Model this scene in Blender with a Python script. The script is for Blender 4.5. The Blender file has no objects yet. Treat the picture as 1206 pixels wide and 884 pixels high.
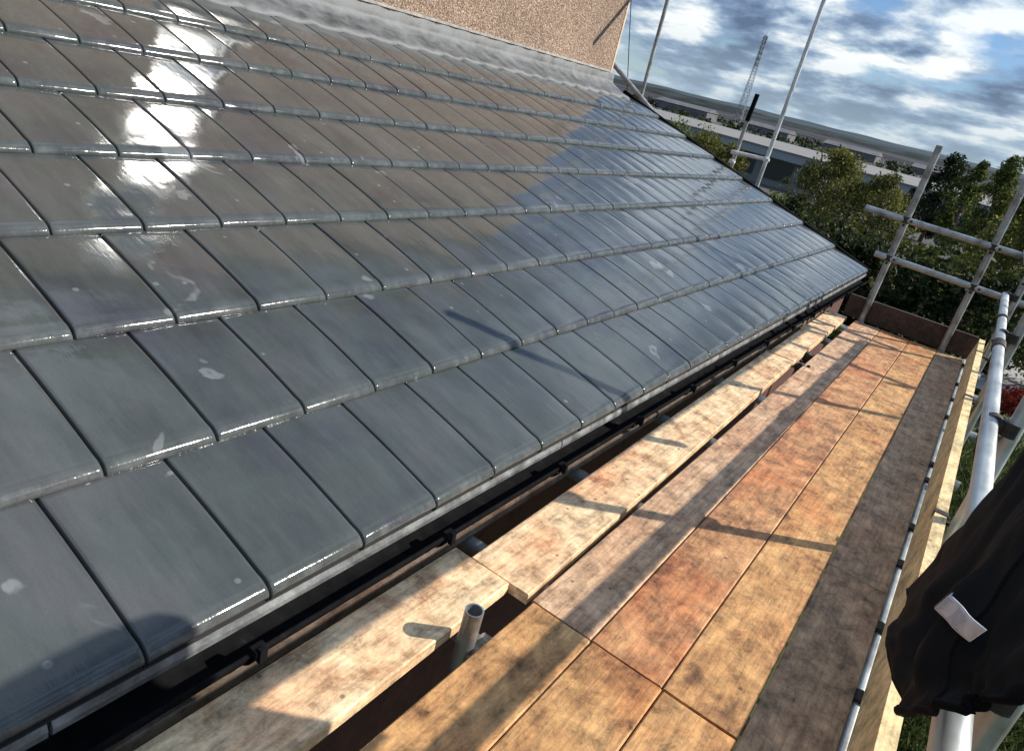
import bpy, bmesh, math, random
from mathutils import Vector, Matrix, noise
R = math.radians
random.seed(7)
scene = bpy.context.scene
C = scene.collection
S = 1.4
def M(x, y, z):
    """scene units measured from the camera (deck one unit below it) -> metres, deck top at z = 0"""
    return Vector((x * S, y * S, (z + 1) * S))

# ------------------------------------------------------------------ camera
cd = bpy.data.cameras.new('camera'); cam = bpy.data.objects.new('camera', cd); C.objects.link(cam)
Xc = Vector((0.794, 0.402, -0.456)); Yc = Vector((0.564, -0.206, 0.800)); Zc = Vector((0.227, -0.892, -0.390))
right = Vector((Xc[0], Yc[0], Zc[0])).normalized()
fwd = Vector((Xc[2], Yc[2], Zc[2])).normalized()
up = right.cross(fwd); up = Vector((-Xc[1], -Yc[1], -Zc[1])); right = fwd.cross(up).normalized(); up = right.cross(fwd)
m = Matrix((right, up, -fwd)).transposed().to_4x4()
m.translation = (0, 0, 1.4)
cam.matrix_world = m
cd.sensor_fit = 'HORIZONTAL'; cd.sensor_width = 36; cd.lens = 846 / 1206 * 36
cd.clip_start = 0.05; cd.clip_end = 20000
scene.camera = cam
# ------------------------------------------------------------------ light
AZ, EL = 53.0, 33.2
sd = Vector((math.sin(R(AZ)) * math.cos(R(EL)), math.cos(R(AZ)) * math.cos(R(EL)), math.sin(R(EL))))
sl = bpy.data.lights.new('sun', 'SUN'); sl.energy = 5.0; sl.angle = R(0.55); sl.color = (1, 0.93, 0.82)
so = bpy.data.objects.new('sun', sl); C.objects.link(so)
so.rotation_euler = sd.to_track_quat('Z', 'Y').to_euler()
scene.view_settings.view_transform = 'Standard'; scene.view_settings.look = 'None'
scene.view_settings.exposure = 0.5; scene.view_settings.gamma = 1
scene.view_settings.use_curve_mapping = False
w = bpy.data.worlds.new('World'); scene.world = w; w.use_nodes = True
nt = w.node_tree; nt.nodes.clear()
def N(nt, t, **kw):
    n = nt.nodes.new(t)
    for k, v in kw.items():
        if k.startswith('i_'): n.inputs[k[2:].replace('_', ' ')].default_value = v
        else: setattr(n, k, v)
    return n
def ramp(nt, stops, interp='LINEAR'):
    r = nt.nodes.new('ShaderNodeValToRGB'); cr = r.color_ramp; cr.interpolation = interp
    while len(cr.elements) < len(stops): cr.elements.new(0.5)
    for e, (p, c) in zip(cr.elements, stops):
        e.position = p; e.color = (c[0], c[1], c[2], 1) if hasattr(c, '__len__') else (c, c, c, 1)
    return r
def build_world():
    L = nt.links.new
    sky = N(nt, 'ShaderNodeTexSky', sky_type='NISHITA', sun_disc=False, sun_elevation=R(EL), sun_rotation=R(AZ), air_density=1.0, dust_density=0.2, ozone_density=3.0)
    b1 = N(nt, 'ShaderNodeBackground', i_Strength=0.06); tn = N(nt, 'ShaderNodeVectorMath', operation='MULTIPLY'); tn.inputs[1].default_value = (0.95, 1.1, 1.35); L(sky.outputs[0], tn.inputs[0]); L(tn.outputs[0], b1.inputs[0])
    tc = N(nt, 'ShaderNodeTexCoord'); sep = N(nt, 'ShaderNodeSeparateXYZ'); L(tc.outputs['Generated'], sep.inputs[0])
    mz = N(nt, 'ShaderNodeMath', operation='MAXIMUM'); mz.inputs[1].default_value = 0.0; L(sep.outputs[2], mz.inputs[0])
    az = N(nt, 'ShaderNodeMath', operation='ADD'); az.inputs[1].default_value = 0.24; L(mz.outputs[0], az.inputs[0])
    dx = N(nt, 'ShaderNodeMath', operation='DIVIDE'); L(sep.outputs[0], dx.inputs[0]); L(az.outputs[0], dx.inputs[1])
    dy = N(nt, 'ShaderNodeMath', operation='DIVIDE'); L(sep.outputs[1], dy.inputs[0]); L(az.outputs[0], dy.inputs[1])
    cb = N(nt, 'ShaderNodeCombineXYZ'); L(dx.outputs[0], cb.inputs[0]); L(dy.outputs[0], cb.inputs[1]); cb.inputs[2].default_value = 3.4
    n1 = N(nt, 'ShaderNodeTexNoise', i_Scale=2.1, i_Detail=9.0, i_Roughness=0.55, i_Distortion=0.1); L(cb.outputs[0], n1.inputs['Vector'])
    off = N(nt, 'ShaderNodeVectorMath', operation='ADD'); off.inputs[1].default_value = (0.09, 0.08, 0.0); L(cb.outputs[0], off.inputs[0])
    n2 = N(nt, 'ShaderNodeTexNoise', i_Scale=2.1, i_Detail=9.0, i_Roughness=0.55, i_Distortion=0.1); L(off.outputs[0], n2.inputs['Vector'])
    # cover: where there is cloud
    cov = ramp(nt, [(0.35, 0.0), (0.45, 1.0)]); L(n1.outputs[0], cov.inputs[0])
    # light side of each cloud: density falls towards the sun
    df = N(nt, 'ShaderNodeMath', operation='SUBTRACT'); L(n1.outputs[0], df.inputs[0]); L(n2.outputs[0], df.inputs[1])
    sc_ = N(nt, 'ShaderNodeMath', operation='MULTIPLY_ADD'); sc_.inputs[1].default_value = 4.6; sc_.inputs[2].default_value = 0.46; L(df.outputs[0], sc_.inputs[0])
    th = N(nt, 'ShaderNodeMath', operation='MULTIPLY_ADD'); th.inputs[1].default_value = -1.7; th.inputs[2].default_value = 0.95; L(n1.outputs[0], th.inputs[0])
    sm = N(nt, 'ShaderNodeMath', operation='ADD'); L(sc_.outputs[0], sm.inputs[0]); L(th.outputs[0], sm.inputs[1])
    col = ramp(nt, [(0.12, (1.3, 1.9, 3.0)), (0.40, (2.4, 3.4, 5.0)), (0.62, (4.8, 6.0, 7.2)), (0.90, (9.8, 10.2, 10.2))]); L(sm.outputs[0], col.inputs[0])
    b2 = N(nt, 'ShaderNodeBackground', i_Strength=0.072); hb = ramp(nt, [(0.10, (1.0, 1.0, 1.0)), (0.38, (0.80, 0.93, 1.12))]); L(mz.outputs[0], hb.inputs[0])
    tb = N(nt, 'ShaderNodeVectorMath', operation='MULTIPLY'); L(col.outputs[0], tb.inputs[0]); L(hb.outputs[0], tb.inputs[1]); L(tb.outputs[0], b2.inputs[0])
    mx = N(nt, 'ShaderNodeMixShader'); L(cov.outputs[0], mx.inputs[0]); L(b1.outputs[0], mx.inputs[1]); L(b2.outputs[0], mx.inputs[2])
    # bright band of far cloud towards the horizon
    hz = ramp(nt, [(0.0, 0.75), (0.10, 0.0)]); L(mz.outputs[0], hz.inputs[0])
    b3 = N(nt, 'ShaderNodeBackground', i_Strength=0.072); b3.inputs[0].default_value = (4.2, 5.4, 6.2, 1)
    mx2 = N(nt, 'ShaderNodeMixShader'); L(hz.outputs[0], mx2.inputs[0]); L(mx.outputs[0], mx2.inputs[1]); L(b3.outputs[0], mx2.inputs[2])
    out = N(nt, 'ShaderNodeOutputWorld'); L(mx2.outputs[0], out.inputs[0])
build_world()
cy = scene.cycles
cy.use_denoising = True
cy.max_bounces = 8; cy.glossy_bounces = 4; cy.transparent_max_bounces = 8
cy.caustics_reflective = True; cy.sample_clamp_indirect = 12; cy.blur_glossy = 0.3

# ------------------------------------------------------------------ materials
def mat(name, base, rough=0.6, metal=0.0, var=None, scale=(1, 1, 1), nscale=6, detail=5, bump=0.0, bscale=None, rvar=0.0, coat=0.0, stops=None, spec=0.5, pervar=0.0, bdist=0.01):
    """procedural material: object-space noise drives colour, roughness and bump"""
    mt = bpy.data.materials.new(name); mt.use_nodes = True
    t = mt.node_tree; L = t.links.new; p = t.nodes['Principled BSDF']
    p.inputs['Roughness'].default_value = rough; p.inputs['Metallic'].default_value = metal
    p.inputs['Coat Weight'].default_value = coat; p.inputs['Coat Roughness'].default_value = 0.12
    p.inputs['Specular IOR Level'].default_value = spec
    geo = N(t, 'ShaderNodeTexCoord'); mp = N(t, 'ShaderNodeMapping'); mp.inputs['Scale'].default_value = scale
    L(geo.outputs['Object'], mp.inputs[0])
    n = N(t, 'ShaderNodeTexNoise', i_Scale=nscale, i_Detail=detail, i_Roughness=0.62); L(mp.outputs[0], n.inputs['Vector'])
    v = var if var else tuple(c * 0.6 for c in base)
    r = ramp(t, stops if stops else [(0.32, v), (0.68, base)]); L(n.outputs[0], r.inputs[0])
    last = r.outputs[0]
    if pervar:
        oi = N(t, 'ShaderNodeObjectInfo'); mr = N(t, 'ShaderNodeMapRange'); mr.inputs['To Min'].default_value = 1 - pervar; mr.inputs['To Max'].default_value = 1 + pervar
        L(oi.outputs['Random'], mr.inputs[0]); vm = N(t, 'ShaderNodeVectorMath', operation='SCALE'); L(last, vm.inputs[0]); L(mr.outputs[0], vm.inputs['Scale']); last = vm.outputs[0]
    L(last, p.inputs['Base Color'])
    if rvar:
        mr = N(t, 'ShaderNodeMapRange'); mr.inputs['From Min'].default_value = 0.3; mr.inputs['From Max'].default_value = 0.7
        mr.inputs['To Min'].default_value = rough - rvar; mr.inputs['To Max'].default_value = rough + rvar; L(n.outputs[0], mr.inputs[0]); L(mr.outputs[0], p.inputs['Roughness'])
    if bump:
        n3 = N(t, 'ShaderNodeTexNoise', i_Scale=bscale or nscale * 4, i_Detail=4.0); L(mp.outputs[0], n3.inputs['Vector'])
        b = N(t, 'ShaderNodeBump', i_Strength=bump, i_Distance=bdist); L(n3.outputs[0], b.inputs['Height']); L(b.outputs[0], p.inputs['Normal'])
    return mt

def timber(name, light, mid, dark, seed=0.0, grain=1.0, rough=0.62, redspots=0.5):
    """scaffold board: long grain, blotchy damp stains, dark specks and swirled figure"""
    mt = bpy.data.materials.new(name); mt.use_nodes = True
    t = mt.node_tree; L = t.links.new; p = t.nodes['Principled BSDF']
    tc = N(t, 'ShaderNodeTexCoord'); oi = N(t, 'ShaderNodeObjectInfo')
    o2 = N(t, 'ShaderNodeVectorMath', operation='SCALE'); L(oi.outputs['Random'], o2.inputs['Scale']); o2.inputs[0].default_value = (37, 61, 13)
    ad = N(t, 'ShaderNodeVectorMath', operation='ADD'); L(tc.outputs['Object'], ad.inputs[0]); L(o2.outputs[0], ad.inputs[1])
    m1 = N(t, 'ShaderNodeMapping'); m1.inputs['Scale'].default_value = (1, 0.7, 1); m1.inputs['Location'].default_value = (seed, seed * 2, 0); L(ad.outputs[0], m1.inputs[0])
    nb = N(t, 'ShaderNodeTexNoise', i_Scale=7.5, i_Detail=11.0, i_Roughness=0.74, i_Distortion=0.4); L(m1.outputs[0], nb.inputs['Vector'])
    m2 = N(t, 'ShaderNodeMapping'); m2.inputs['Scale'].default_value = (1, 0.06, 1); L(ad.outputs[0], m2.inputs[0])
    ng = N(t, 'ShaderNodeTexNoise', i_Scale=95.0, i_Detail=5.0, i_Roughness=0.6); L(m2.outputs[0], ng.inputs['Vector'])
    m4 = N(t, 'ShaderNodeMapping'); m4.inputs['Scale'].default_value = (1, 0.75, 1); L(ad.outputs[0], m4.inputs[0])
    wv = N(t, 'ShaderNodeTexNoise', i_Scale=15.0, i_Detail=10.0, i_Roughness=0.78, i_Distortion=0.3); L(m4.outputs[0], wv.inputs['Vector'])
    r1 = ramp(t, [(0.33, dark), (0.47, mid), (0.66, light)]); L(nb.outputs[0], r1.inputs[0])
    rg = ramp(t, [(0.34, 0.6), (0.52, 1.0), (0.7, 1.2)]); L(ng.outputs[0], rg.inputs[0])
    rw = ramp(t, [(0.36, 0.28), (0.46, 0.72), (0.54, 1.0), (0.66, 1.35)]); L(wv.outputs[0], rw.inputs[0])
    k1 = N(t, 'ShaderNodeMix', data_type='RGBA', blend_type='MULTIPLY'); k1.inputs[0].default_value = 0.5 * grain; L(r1.outputs[0], k1.inputs[6]); L(rg.outputs[0], k1.inputs[7])
    k2 = N(t, 'ShaderNodeMix', data_type='RGBA', blend_type='MULTIPLY'); k2.inputs[0].default_value = 0.9; L(k1.outputs[2], k2.inputs[6]); L(rw.outputs[0], k2.inputs[7])
    # reddish iron stains in patches of their own
    ns = N(t, 'ShaderNodeTexNoise', i_Scale=2.3, i_Detail=4.0, i_Roughness=0.6); L(m1.outputs[0], ns.inputs['Vector'])
    rs = ramp(t, [(0.50, 0.0), (0.66, redspots)]); L(ns.outputs[0], rs.inputs[0])
    k3 = N(t, 'ShaderNodeMix', data_type='RGBA', blend_type='MULTIPLY'); L(rs.outputs[0], k3.inputs[0]); L(k2.outputs[2], k3.inputs[6]); k3.inputs[7].default_value = (0.95, 0.5, 0.36, 1)
    # small dark specks and nail marks
    vo = N(t, 'ShaderNodeTexVoronoi', i_Scale=9.0); L(ad.outputs[0], vo.inputs['Vector'])
    rv = ramp(t, [(0.045, 0.25), (0.075, 1.0)]); L(vo.outputs['Distance'], rv.inputs[0])
    k4 = N(t, 'ShaderNodeMix', data_type='RGBA', blend_type='MULTIPLY'); k4.inputs[0].default_value = 0.8; L(k3.outputs[2], k4.inputs[6]); L(rv.outputs[0], k4.inputs[7])
    L(k4.outputs[2], p.inputs['Base Color']); p.inputs['Roughness'].default_value = rough; p.inputs['Specular IOR Level'].default_value = 0.35
    b = N(t, 'ShaderNodeBump', i_Strength=0.5, i_Distance=0.004)
    mm = N(t, 'ShaderNodeMath', operation='ADD'); L(ng.outputs[0], mm.inputs[0]); L(wv.outputs[0], mm.inputs[1]); L(mm.outputs[0], b.inputs['Height']); L(b.outputs[0], p.inputs['Normal'])
    return mt

def tile_material():
    mt = bpy.data.materials.new('painted_tile'); mt.use_nodes = True
    t = mt.node_tree; L = t.links.new; p = t.nodes['Principled BSDF']
    tc = N(t, 'ShaderNodeTexCoord')
    # broad mottling of the coating
    n = N(t, 'ShaderNodeTexNoise', i_Scale=2.4, i_Detail=4.0, i_Roughness=0.55); L(tc.outputs['Object'], n.inputs['Vector'])
    r = ramp(t, [(0.34, (0.046, 0.048, 0.056)), (0.5, (0.054, 0.063, 0.062)), (0.66, (0.066, 0.068, 0.072))]); L(n.outputs[0], r.inputs[0])
    # dried pale splashes, sparse, with hard edges
    n2 = N(t, 'ShaderNodeTexNoise', i_Scale=3.6, i_Detail=3.5, i_Roughness=0.5, i_Distortion=0.4); L(tc.outputs['Object'], n2.inputs['Vector'])
    r2 = ramp(t, [(0.682, 0.0), (0.70, 0.5)]); L(n2.outputs[0], r2.inputs[0])
    mx = N(t, 'ShaderNodeMix', data_type='RGBA'); L(r2.outputs[0], mx.inputs[0]); L(r.outputs[0], mx.inputs[6]); mx.inputs[7].default_value = (0.20, 0.215, 0.22, 1)
    # chalky little drips
    vo = N(t, 'ShaderNodeTexVoronoi', i_Scale=7.0); L(tc.outputs['Object'], vo.inputs['Vector'])
    rv = ramp(t, [(0.05, 0.55), (0.075, 0.0)]); L(vo.outputs['Distance'], rv.inputs[0])
    mx2 = N(t, 'ShaderNodeMix', data_type='RGBA'); L(rv.outputs[0], mx2.inputs[0]); L(mx.outputs[2], mx2.inputs[6]); mx2.inputs[7].default_value = (0.19, 0.20, 0.205, 1)
    # worn nose edge: the vertex layer marks the front lip of each tile
    at = N(t, 'ShaderNodeAttribute', attribute_name='lip')
    n4 = N(t, 'ShaderNodeTexNoise', i_Scale=16.0, i_Detail=5.0, i_Roughness=0.7); L(tc.outputs['Object'], n4.inputs['Vector'])
    r4 = ramp(t, [(0.45, 0.0), (0.66, 0.9)]); L(n4.outputs[0], r4.inputs[0])
    ml = N(t, 'ShaderNodeMath', operation='MULTIPLY'); L(at.outputs['Fac'], ml.inputs[0]); L(r4.outputs[0], ml.inputs[1])
    mx3 = N(t, 'ShaderNodeMix', data_type='RGBA'); L(ml.outputs[0], mx3.inputs[0]); L(mx2.outputs[2], mx3.inputs[6]); mx3.inputs[7].default_value = (0.11, 0.12, 0.12, 1)
    mps = N(t, 'ShaderNodeMapping'); mps.inputs['Scale'].default_value = (0.25, 1, 0.25); L(tc.outputs['Object'], mps.inputs[0])
    nst = N(t, 'ShaderNodeTexNoise', i_Scale=9.0, i_Detail=7.0, i_Roughness=0.7); L(mps.outputs[0], nst.inputs['Vector'])
    rst = ramp(t, [(0.34, 0.80), (0.5, 1.0), (0.68, 1.22)]); L(nst.outputs[0], rst.inputs[0])
    vgr = N(t, 'ShaderNodeTexNoise', i_Scale=260.0, i_Detail=2.0); L(tc.outputs['Object'], vgr.inputs['Vector'])
    rgr = ramp(t, [(0.35, 0.95), (0.65, 1.05)]); L(vgr.outputs[0], rgr.inputs[0])
    ka = N(t, 'ShaderNodeMix', data_type='RGBA', blend_type='MULTIPLY'); ka.inputs[0].default_value = 1.0; L(mx3.outputs[2], ka.inputs[6]); L(rst.outputs[0], ka.inputs[7])
    kb = N(t, 'ShaderNodeMix', data_type='RGBA', blend_type='MULTIPLY'); kb.inputs[0].default_value = 1.0; L(ka.outputs[2], kb.inputs[6]); L(rgr.outputs[0], kb.inputs[7])
    L(kb.outputs[2], p.inputs['Base Color'])
    # brush streaks that run up the slope
    mp = N(t, 'ShaderNodeMapping'); mp.inputs['Scale'].default_value = (0.12, 1, 0.12); L(tc.outputs['Object'], mp.inputs[0])
    ns = N(t, 'ShaderNodeTexNoise', i_Scale=34.0, i_Detail=4.0, i_Roughness=0.6); L(mp.outputs[0], ns.inputs['Vector'])
    nl = N(t, 'ShaderNodeTexNoise', i_Scale=5.0, i_Detail=3.0); L(tc.outputs['Object'], nl.inputs['Vector'])
    mr = N(t, 'ShaderNodeMapRange'); mr.inputs['From Min'].default_value = 0.35; mr.inputs['From Max'].default_value = 0.68; mr.inputs['To Min'].default_value = 0.05; mr.inputs['To Max'].default_value = 0.14; L(nl.outputs[0], mr.inputs[0])
    L(mr.outputs[0], p.inputs['Roughness'])
    b = N(t, 'ShaderNodeBump', i_Strength=0.35, i_Distance=0.0022); L(ns.outputs[0], b.inputs['Height'])
    b2 = N(t, 'ShaderNodeBump', i_Strength=0.5, i_Distance=0.006); L(nl.outputs[0], b2.inputs['Height']); L(b.outputs[0], b2.inputs['Normal'])
    L(b2.outputs[0], p.inputs['Normal'])
    p.inputs['IOR'].default_value = 1.52; p.inputs['Specular IOR Level'].default_value = 0.42
    return mt

def pebbledash():
    mt = bpy.data.materials.new('pebbledash'); mt.use_nodes = True
    t = mt.node_tree; L = t.links.new; p = t.nodes['Principled BSDF']
    tc = N(t, 'ShaderNodeTexCoord')
    v = N(t, 'ShaderNodeTexVoronoi', i_Scale=72.0); L(tc.outputs['Object'], v.inputs['Vector'])
    sp = N(t, 'ShaderNodeSeparateColor'); L(v.outputs['Color'], sp.inputs[0])
    r = ramp(t, [(0.0, (0.20, 0.125, 0.09)), (0.3, (0.34, 0.225, 0.155)), (0.6, (0.47, 0.325, 0.235)), (0.85, (0.56, 0.42, 0.32)), (1.0, (0.68, 0.58, 0.50))]); L(sp.outputs[0], r.inputs[0])
    rd = ramp(t, [(0.25, 1.0), (0.8, 0.45)]); L(v.outputs['Distance'], rd.inputs[0])
    k = N(t, 'ShaderNodeMix', data_type='RGBA', blend_type='MULTIPLY'); k.inputs[0].default_value = 1.0; L(r.outputs[0], k.inputs[6]); L(rd.outputs[0], k.inputs[7])
    n = N(t, 'ShaderNodeTexNoise', i_Scale=1.6, i_Detail=5.0); L(tc.outputs['Object'], n.inputs['Vector'])
    rn = ramp(t, [(0.3, 0.8), (0.7, 1.08)]); L(n.outputs[0], rn.inputs[0])
    k2 = N(t, 'ShaderNodeMix', data_type='RGBA', blend_type='MULTIPLY'); k2.inputs[0].default_value = 1.0; L(k.outputs[2], k2.inputs[6]); L(rn.outputs[0], k2.inputs[7])
    L(k2.outputs[2], p.inputs['Base Color']); p.inputs['Roughness'].default_value = 0.9
    b = N(t, 'ShaderNodeBump', i_Strength=0.9, i_Distance=0.012, invert=True); L(v.outputs['Distance'], b.inputs['Height']); L(b.outputs[0], p.inputs['Normal'])
    return mt

def leafmat(name, a, b, c, tr=0.25):
    mt = bpy.data.materials.new(name); mt.use_nodes = True
    t = mt.node_tree; L = t.links.new; p = t.nodes['Principled BSDF']
    at = N(t, 'ShaderNodeAttribute', attribute_name='tone')
    r = ramp(t, [(0.0, a), (0.55, b), (1.0, c)]); L(at.outputs['Fac'], r.inputs[0])
    L(r.outputs[0], p.inputs['Base Color']); p.inputs['Roughness'].default_value = 0.6; p.inputs['Specular IOR Level'].default_value = 0.18
    tl = N(t, 'ShaderNodeBsdfTranslucent'); L(r.outputs[0], tl.inputs[0]); mx = N(t, 'ShaderNodeMixShader'); mx.inputs[0].default_value = tr
    L(p.outputs[0], mx.inputs[1]); L(tl.outputs[0], mx.inputs[2]); L(mx.outputs[0], t.nodes['Material Output'].inputs[0])
    return mt

TILE = tile_material(); PEB = pebbledash()
LEAD = mat('lead', (0.17, 0.18, 0.19), 0.62, 0.1, var=(0.045, 0.05, 0.055), nscale=7, detail=8, bump=0.5, bscale=14, rvar=0.12, scale=(1, 0.8, 1))
MORTAR = mat('mortar', (0.36, 0.35, 0.33), 0.9, var=(0.17, 0.165, 0.16), nscale=14, bump=0.4)
RENDERW = mat('smooth_render', (0.62, 0.5, 0.38), 0.85, var=(0.45, 0.34, 0.26), nscale=9, bump=0.3)
GUT = mat('black_plastic', (0.012, 0.012, 0.013), 0.85, var=(0.006, 0.006, 0.007), nscale=20, rvar=0.1, stops=[(0.3, (0.004, 0.004, 0.005)), (0.66, (0.010, 0.010, 0.011)), (0.74, (0.03, 0.03, 0.03))], spec=0.03)
UNDER = mat('underlay', (0.02, 0.02, 0.021), 0.9)
PVC = mat('grey_undereave', (0.26, 0.28, 0.285), 0.45, var=(0.12, 0.13, 0.135), nscale=11, detail=7, bump=0.3, stops=[(0.34, (0.05, 0.052, 0.054)), (0.48, (0.12, 0.13, 0.135)), (0.72, (0.27, 0.29, 0.295))])
GALV = mat('galvanised_steel', (0.56, 0.60, 0.61), 0.40, 0.6, var=(0.27, 0.29, 0.31), stops=[(0.28, (0.20, 0.17, 0.14)), (0.38, (0.36, 0.38, 0.39)), (0.55, (0.52, 0.56, 0.57)), (0.7, (0.62, 0.66, 0.67))], nscale=7, detail=8, scale=(1, 0.6, 0.6), bump=0.25, bscale=60, rvar=0.1, bdist=0.002)
GALVD = mat('weathered_steel', (0.33, 0.33, 0.32), 0.42, 0.7, var=(0.13, 0.125, 0.12), stops=[(0.26, (0.12, 0.08, 0.055)), (0.36, (0.19, 0.18, 0.17)), (0.48, (0.31, 0.32, 0.32)), (0.7, (0.42, 0.44, 0.45))], nscale=9, detail=8, bump=0.3, bscale=60, rvar=0.1, bdist=0.002)
WHITEP = mat('white_painted_steel', (0.78, 0.79, 0.78), 0.5, 0.0, var=(0.55, 0.56, 0.55), nscale=9)
RUST = mat('dark_coupler_steel', (0.055, 0.045, 0.04), 0.6, 0.5, var=(0.02, 0.018, 0.017), nscale=40, bump=0.5)
RUST2 = mat('plated_coupler_steel', (0.30, 0.28, 0.25), 0.5, 0.6, var=(0.08, 0.07, 0.06), nscale=40, bump=0.5)
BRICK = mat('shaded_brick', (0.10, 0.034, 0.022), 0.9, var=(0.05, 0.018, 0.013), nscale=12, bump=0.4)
T_PALE = timber('pale_timber', (0.88, 0.67, 0.42), (0.74, 0.50, 0.29), (0.42, 0.21, 0.10), 1.0, grain=1.3, redspots=0.4)
T_PINK = timber('pinkish_timber', (0.66, 0.45, 0.285), (0.50, 0.31, 0.185), (0.28, 0.15, 0.085), 3.0, grain=1.6, redspots=0.3)
T_AMB = timber('amber_timber', (0.64, 0.375, 0.16), (0.46, 0.24, 0.095), (0.18, 0.080, 0.036), 5.0, grain=1.1, redspots=0.45)
T_RED = timber('reddish_timber', (0.62, 0.345, 0.16), (0.44, 0.22, 0.10), (0.18, 0.080, 0.042), 6.0, grain=1.1, redspots=0.6)
T_GRY = timber('weathered_timber', (0.56, 0.375, 0.225), (0.41, 0.26, 0.15), (0.19, 0.115, 0.066), 8.0, grain=1.3, redspots=0.3)
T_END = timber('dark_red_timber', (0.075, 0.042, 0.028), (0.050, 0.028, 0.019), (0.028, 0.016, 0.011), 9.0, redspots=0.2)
T_TOE = timber('new_yellow_timber', (0.80, 0.64, 0.36), (0.74, 0.57, 0.30), (0.62, 0.44, 0.21), 11.0, grain=0.3, redspots=0.1)
T_BAT = timber('grey_brown_timber', (0.28, 0.22, 0.175), (0.18, 0.135, 0.10), (0.12, 0.08, 0.06), 12.0, redspots=0.3)
CLOTH = mat('black_cloth', (0.0035, 0.0033, 0.004), 0.8, var=(0.002, 0.002, 0.0025), nscale=8, bump=0.35, bscale=90, spec=0.12, bdist=0.002)
LABELM = mat('white_fabric', (0.62, 0.62, 0.68), 0.8, var=(0.50, 0.50, 0.56), nscale=30)
INK = mat('grey_print', (0.22, 0.22, 0.26), 0.8, var=(0.2, 0.2, 0.24))
GLASS = mat('window_glass', (0.9, 0.9, 0.9), 0.065, 1.0, var=(0.88, 0.9, 0.91))
UPVC = mat('white_upvc', (0.8, 0.8, 0.8), 0.4, var=(0.74, 0.74, 0.74))
STONE = mat('grey_roofing', (0.22, 0.21, 0.205), 0.9, var=(0.15, 0.145, 0.14), nscale=0.5)

# ------------------------------------------------------------------ helpers
def tag(o, label=None, cat=None, group=None, kind=None):
    if label: o['label'] = label
    if cat: o['category'] = cat
    if group: o['group'] = group
    if kind: o['kind'] = kind
    return o
def empty(name, loc, label=None, cat=None, group=None):
    o = bpy.data.objects.new(name, None); o.empty_display_size = 0.1; C.objects.link(o); o.location = loc
    o['_o'] = 1; del o['_o']
    return tag(o, label, cat, group)
def link(name, bm, mt, parent=None, smooth=False, bevel=0.0):
    me = bpy.data.meshes.new(name)
    if bevel > 0:
        es = [e for e in bm.edges if len(e.link_faces) == 2 and e.calc_face_angle(0) > 0.6]
        bmesh.ops.bevel(bm, geom=es, offset=bevel, segments=2, affect='EDGES', profile=0.6)
    bmesh.ops.recalc_face_normals(bm, faces=bm.faces[:])
    bm.to_mesh(me); bm.free()
    if smooth:
        for p in me.polygons: p.use_smooth = True
    me.materials.append(mt)
    o = bpy.data.objects.new(name, me); C.objects.link(o)
    if parent is not None:
        o.parent = parent
        o.location = -Vector(parent.location)   # mesh data is in world metres
    return o
def box(bm, a, b):
    x0, y0, z0 = a; x1, y1, z1 = b
    vs = [bm.verts.new((x, y, z)) for x in (x0, x1) for y in (y0, y1) for z in (z0, z1)]
    for f in ((0, 1, 3, 2), (4, 6, 7, 5), (0, 4, 5, 1), (2, 3, 7, 6), (0, 2, 6, 4), (1, 5, 7, 3)):
        bm.faces.new([vs[i] for i in f])
def hexa(bm, pts):
    vs = [bm.verts.new(p) for p in pts]
    for f in ((0, 1, 2, 3), (7, 6, 5, 4), (0, 4, 5, 1), (1, 5, 6, 2), (2, 6, 7, 3), (3, 7, 4, 0)):
        bm.faces.new([vs[i] for i in f])
def tube(bm, a, b, r, seg=20, hollow=True, r2=None):
    a = Vector(a); b = Vector(b); d = (b - a).normalized(); q = d.to_track_quat('Z', 'Y')
    r2 = r if r2 is None else r2
    def ring(p, rr): return [bm.verts.new(p + q @ Vector((math.cos(2 * math.pi * k / seg) * rr, math.sin(2 * math.pi * k / seg) * rr, 0))) for k in range(seg)]
    A, B = ring(a, r), ring(b, r2)
    for k in range(seg): bm.faces.new((A[k], A[(k + 1) % seg], B[(k + 1) % seg], B[k]))
    if hollow:
        A2, B2 = ring(a, r * 0.82), ring(b, r2 * 0.82); A3, B3 = ring(a + d * r * 2, r * 0.82), ring(b - d * r * 2, r2 * 0.82)
        for X, Y, Z in ((A, A2, A3), (B, B2, B3)):
            for k in range(seg):
                bm.faces.new((X[k], X[(k + 1) % seg], Y[(k + 1) % seg], Y[k])); bm.faces.new((Y[k], Y[(k + 1) % seg], Z[(k + 1) % seg], Z[k]))
            bm.faces.new(Z)
    else:
        bm.faces.new(A); bm.faces.new(B)
def polytube(bm, pts, r, seg=8):
    for p, q in zip(pts, pts[1:]): tube(bm, p, q, r, seg, False)
def auto_smooth(o, ang=40):
    for p in o.data.polygons: p.use_smooth = True
    o.data.set_sharp_from_angle(angle=R(ang))
    return o
TR = 0.0280     # tube radius, metres
def tube_obj(name, a, b, mt, parent=None, r=TR, seg=24):
    bm = bmesh.new(); tube(bm, a, b, r, seg); return auto_smooth(link(name, bm, mt, parent))
def under(o, parent): o.parent = parent; o.location = (0, 0, 0); return o
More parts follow.
